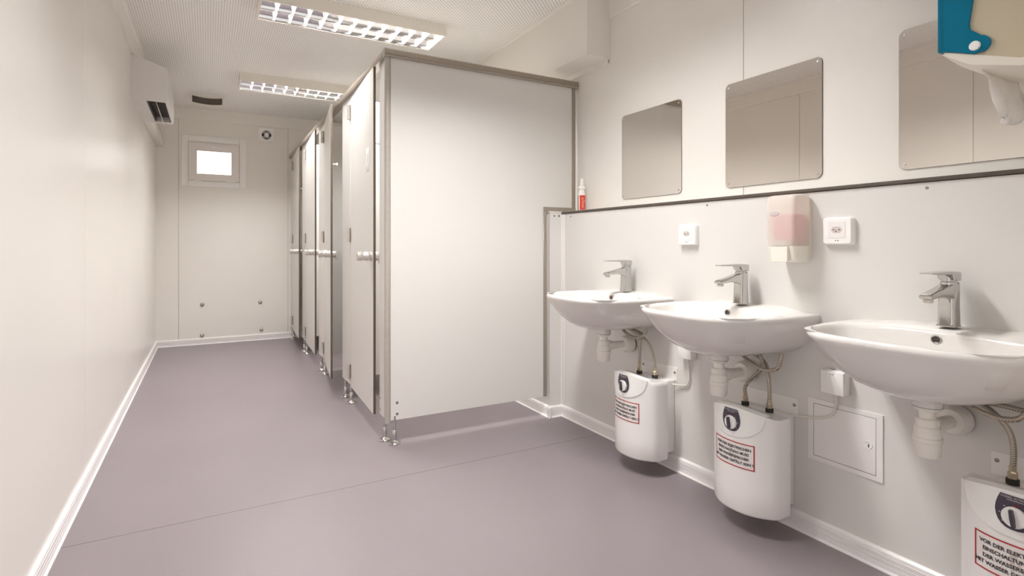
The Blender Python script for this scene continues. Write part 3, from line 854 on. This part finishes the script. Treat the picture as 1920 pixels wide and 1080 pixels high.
# far basin
make_hose([H(HY[0] + .05, z0), H(HY[0] + .048, .50), H(HY[0] + .045, .56), H(HY[0] + .05, .580, 1.765), H(HY[0] + .09, .592, 1.775), H(HY[0] + .16, .598, 1.775)], 'braided hose rising straight from the left fitting of the furthest heater')
make_hose([H(HY[0] - .05, z0), H(HY[0] - .048, .475), H(HY[0] - .028, .53), H(HY[0] + .01, .570), H(HY[0] + .06, .592), H(HY[0] + .10, .600)], 'braided hose arching from the right fitting of the furthest heater')
make_hose([H(2.05, .616, 1.735), H(2.00, .590, 1.725), H(1.945, .574, 1.72), H(1.895, .578, 1.72), H(1.860, .600, 1.72), H(1.850, .628, 1.725)], 'braided hose looping below the furthest basin', False)
# middle basin
make_hose([H(HY[1] + .05, z0), H(HY[1] + .050, .475), H(HY[1] + .020, .515), H(HY[1] - .015, .550), H(HY[1] - .022, .585, 1.74), H(HY[1] - .020, .606, 1.735)], 'braided hose bending right from the left fitting of the middle heater')
make_hose([H(HY[1] - .05, z0), H(HY[1] - .050, .490), H(HY[1] - .045, .535), H(HY[1] - .020, .572, 1.765), H(HY[1] + .020, .590, 1.775), H(HY[1] + .07, .602, 1.775)], 'braided hose bending left from the right fitting of the middle heater')
make_hose([H(1.385, .612, 1.735), H(1.320, .580, 1.72), H(1.255, .560, 1.715), H(1.205, .572, 1.715), H(1.190, .600, 1.715), H(1.188, .628, 1.72)], 'braided hose looping below the middle basin', False)
# near basin
make_hose([H(HY[2] + .05, z0), H(HY[2] + .048, .49), H(HY[2] + .056, .535), H(HY[2] + .085, .572), H(HY[2] + .13, .586, 1.77), H(HY[2] + .19, .594, 1.77)], 'braided hose with red tracer rising from the nearest heater')
make_hose([H(.720, .606, 1.735), H(.66, .585, 1.72), H(.605, .572, 1.715), H(.565, .576, 1.715), H(.545, .598, 1.715), H(.542, .626, 1.72)], 'braided hose looping below the nearest basin', False)
make_hose([H(.700, .590, 1.76), H(.62, .594, 1.76), H(.54, .588, 1.765), H(.47, .58, 1.77), H(.40, .575, 1.79)], 'braided hose running level towards the right picture edge', False)

# ------------------------------------------------------------------ sockets and connection boxes
def make_socket(yc, zc, label):
    t = thing('wall_socket', label, 'socket', (XP, yc, zc), 0, 'white wall sockets')
    def rr(w, h, r, x, cz=0): return [(x, p[0], p[1] + cz) for p in rrect(w, h, r, 4)]
    MB().loft([rr(.098, .090, .009, 0), rr(.098, .090, .009, -.0135), rr(.095, .087, .008, -.0185), rr(.089, .081, .007, -.022)]).build('socket_frame', M['white'], t)
    MB().loft([rr(.056, .054, .003, -.0215, .004), rr(.056, .054, .003, -.0232, .004)]).build('socket_insert', M['skirting'], t)
    hx = [(y, z + .004) for y, z in ((-.019, 0), (-.011, .0105), (.011, .0105), (.019, 0), (.011, -.0105), (-.011, -.0105))]
    w_ = MB().prism(hx, 'x', -.0238, -.0228).build('socket_well', M['ghost'], t)
    for (y, z) in ((-.0095, .004), (.0095, .004), (.002, -.001)):
        MB().lathe([(.0022, 0), (.0022, -.0005)], (-.0238, y, z), 'x', 10).build('socket_hole', M['dark'], w_)
    for y in (-.004, .004):
        MB().box((-.0228, y - .0018, -.0335), (-.0219, y + .0018, -.0295)).build('socket_mark', M['screw'], t)
    return t
sk = make_socket(1.692, 1.046, 'white wall socket between the far and middle basins, left of the soap dispenser')
dup(sk, (XP, 1.048, 1.047), 'white wall socket right of the pink soap dispenser')
def make_box(yc, zc, label):
    t = thing('connection_box', label, 'socket', (XP, yc, zc), 0, 'small white cable connection boxes')
    MB().box((-.040, -.038, -.038), (0, .038, .038), bevel=.004).build('box_cover', M['white'], t)
    for y in (-.003, .004):
        MB().box((-.0408, y - .0018, .026), (-.0399, y + .0018, .029)).build('box_mark', M['screw'], t)
    return t
cb = make_box(1.690, .551, 'white cable connection box half behind the middle basin')
dup(cb, (XP, 1.054, .549), 'white cable connection box under the nearest basin, above the access panel')
def make_cable(pts, label):
    p0 = Vector(pts[0])
    o = MB().tube([Vector(p) - p0 for p in pts], .0042, 8).build('power_cable', M['cable'], None, p0)
    return tag(o, label, 'cable', 'short heater cables')
make_cable([(XP - .012, 1.690, .514), (XP - .012, 1.690, .47), (XP - .010, 1.688, .42), (XP - .008, 1.705, .392), (XP - .010, 1.745, .383), (XP - .02, 1.7745, .382)], 'white cable from connection box into the furthest water heater')
make_cable([(XP - .014, 1.054, .512), (XP - .012, 1.056, .475), (XP - .012, 1.070, .438), (XP - .012, 1.110, .415), (XP - .012, 1.160, .405), (XP - .02, 1.2045, .398)], 'grey white cable crossing the access panel corner to the middle heater')

# ------------------------------------------------------------------ access panel
t = thing('access_panel', 'white square inspection panel low on the wall right of the middle heater', 'panel', (XP, 1.037, .369))
fr = MB()
for a, b in (((-.120, -.105), (-.101, .105)), ((.101, -.105), (.120, .105)), ((-.101, .090), (.101, .105)), ((-.101, -.105), (.101, -.090))):
    fr.box((-.004, a[0], a[1]), (0, b[0], b[1]))
fr.build('panel_frame', M['skirting'], t)
MB().box((-.0012, -.101, -.090), (-.0004, .101, .090)).build('panel_gap', M['dark'], t)
dr = MB().box((-.0042, -.0995, -.0885), (-.001, .0995, .0885), bevel=.0008, seg=1).build('panel_door', M['skirting'], t)
MB().lathe([(.0125, 0), (.0125, -.0012), (.0115, -.0016), (.0095, -.0006), (.002, .0)], (-.0042, -.078, .002), 'x', 22).build('latch', M['white'], dr)
MB().box((-.0060, -.081, -.006), (-.0040, -.077, .004)).build('latch_slot', M['screw'], dr)

# ------------------------------------------------------------------ soap dispenser
t = thing('soap_dispenser', 'frosted wall soap dispenser with pink soap showing through, above the middle basin', 'soap dispenser', (XP, 1.198, 1.058))
MB().prism(rrect(.100, .225, .012), 'x', -.012, 0).build('back_plate', M['soapbase'], t)
def sd(z, w, d, r=.016):
    return [(-d / 2 - .006 + p[0], p[1], z) for p in rrect(d, w, r, 5)]
MB().loft([sd(-.060, .106, .092), sd(-.03, .110, .096), sd(.04, .112, .098), (sd(.095, .112, .096)), sd(.112, .108, .090), sd(.117, .098, .078)], cap0=False).build('frosted_cover', M['frost'], t)
MB().loft([sd(-.116, .096, .070), sd(-.108, .104, .084), sd(-.060, .106, .091)]).build('lower_cover', M['lever'], t)
pk = MB()
pk.loft([[(-.048 + p[0], p[1], z) for p in rrect(d, w, .014, 5)] for z, w, d in ((-.040, .070, .060), (-.028, .084, .078), (.035, .086, .080), (.048, .080, .070))])
pk.build('soap_pouch', M['pink'], t)
MB().prism([(-.030, -.062), (.030, -.062), (.030, -.110), (.026, -.114), (-.026, -.114), (-.030, -.110)], 'x', -.104, -.086).build('push_lever', M['lever'], t)
MB().box((-.1035, -.031, -.0640), (-.094, .031, -.0620)).build('lever_line', M['white'], t)
MB().lathe([(.010, 0), (.0096, -.002), (.002, -.003)], (0, 0, 0), 'x', 22).build('badge_oval', M['badge_plate'], t, (-.1035, .018, .052))
bo = [o for o in t.children if o.name.startswith('badge_oval')][0]
bo.scale = (1, 1.9, .8)

# ------------------------------------------------------------------ towel dispenser by the doorway
t = thing('towel_dispenser', 'blue and cream paper towel dispenser at the top right corner of the picture', 'towel dispenser', (1.45, YN, 1.36))
X0, X1 = 0.0, .270
def yz(*pts): return [(y - YN, z - 1.36) for y, z in pts]
side = yz((.36, 1.372), (.47, 1.380), (.560, 1.412), (.602, 1.428), (.602, 1.76), (.36, 1.80))
MB().prism(side, 'x', X0 + .004, X1 - .004).build('dispenser_body', M['cream'], t)
# belly below, hollow towards the slot
bel = []
for k, (x, dz) in enumerate(((.0015, 0), (.04, -.006), (.09, -.011), (.135, -.012), (.18, -.011), (.23, -.006), (.2685, 0))):
    bel.append([(x, y, z + dz * s_) for (y, z), s_ in zip(yz((.362, 1.376), (.362, 1.362), (.47, 1.368), (.555, 1.394), (.606, 1.430), (.600, 1.434), (.470, 1.384)), (0, 1, 1, 1, 1, 0, 0))])
MB().loft(bel).build('dispenser_base', M['cream2'], t, smooth=50)
# blue cover: front plus side cheek with rounded ear
ear = [(.604, 1.80), (.604, 1.436), (.600, 1.435)]
ear += [(.585, 1.4300), (.548, 1.4150)]
for k in range(9):
    a = math.radians(-110 - k * 150 / 8)
    ear.append((.5365 + .0185 * math.cos(a), 1.4325 + .0185 * math.sin(a)))
ear += [(.5545, 1.4705), (.5555, 1.484), (.545, 1.56), (.53, 1.80)]
cv = MB()
cv.prism([(y - YN, z - 1.36) for y, z in ear], 'x', X0 - .002, X0 + .004)
cv.prism([(y - YN, z - 1.36) for y, z in ear], 'x', X1 - .004, X1 + .002)
cv.box((X0 - .0032, .6035 - YN, 1.436 - 1.36), (X1 + .0032, .614 - YN, 1.80 - 1.36), bevel=.003)
cv.build('blue_cover', M['blue'], t)
MB().lathe([(.0105, 0), (.0105, -.002), (.009, -.0045), (.001, -.005)], (X0 - .002, .5445 - YN, 1.431 - 1.36), 'x', 22).build('hinge_button', M['white'], t)
MB().prism(yz((.575, 1.405), (.568, 1.398), (.500, 1.372), (.500, 1.380)), 'x', .06, .21).build('paper_slot', M['dark'], t)
# hanging sheet
pp = MB(); rows = []
shape = [(.548, 1.395, .030, .222), (.546, 1.382, .036, .224), (.543, 1.366, .058, .230), (.541, 1.345, .068, .236), (.540, 1.325, .078, .240), (.542, 1.305, .092, .242), (.545, 1.290, .115, .238), (.548, 1.279, .150, .215)]
for i, (y, z, a, b) in enumerate(shape):
    r = []
    for k in range(13):
        u = k / 12
        x = a + (b - a) * u
        f = .007 * math.sin(u * 7 + i * .8) * (i / 7) + .005 * math.sin(u * 13 - i * 1.1) * (i / 7) + .004 * math.sin(u * 22 + i * 2.3) * (i / 7)
        r.append((1.45 + x, y + f, z + (.006 * math.sin(u * 5 + i) + .026 * max(0, u - .45)) * (i / 7)))
    rows.append(r)
pp.loft(rows, cap0=False, cap1=False, closed=False)
po = pp.build('paper_towel', M['paper'], None, smooth=30)
sol = po.modifiers.new('thickness', 'SOLIDIFY'); sol.thickness = .0006
tag(po, 'crumpled white paper towel hanging out of the blue dispenser', 'paper towel')
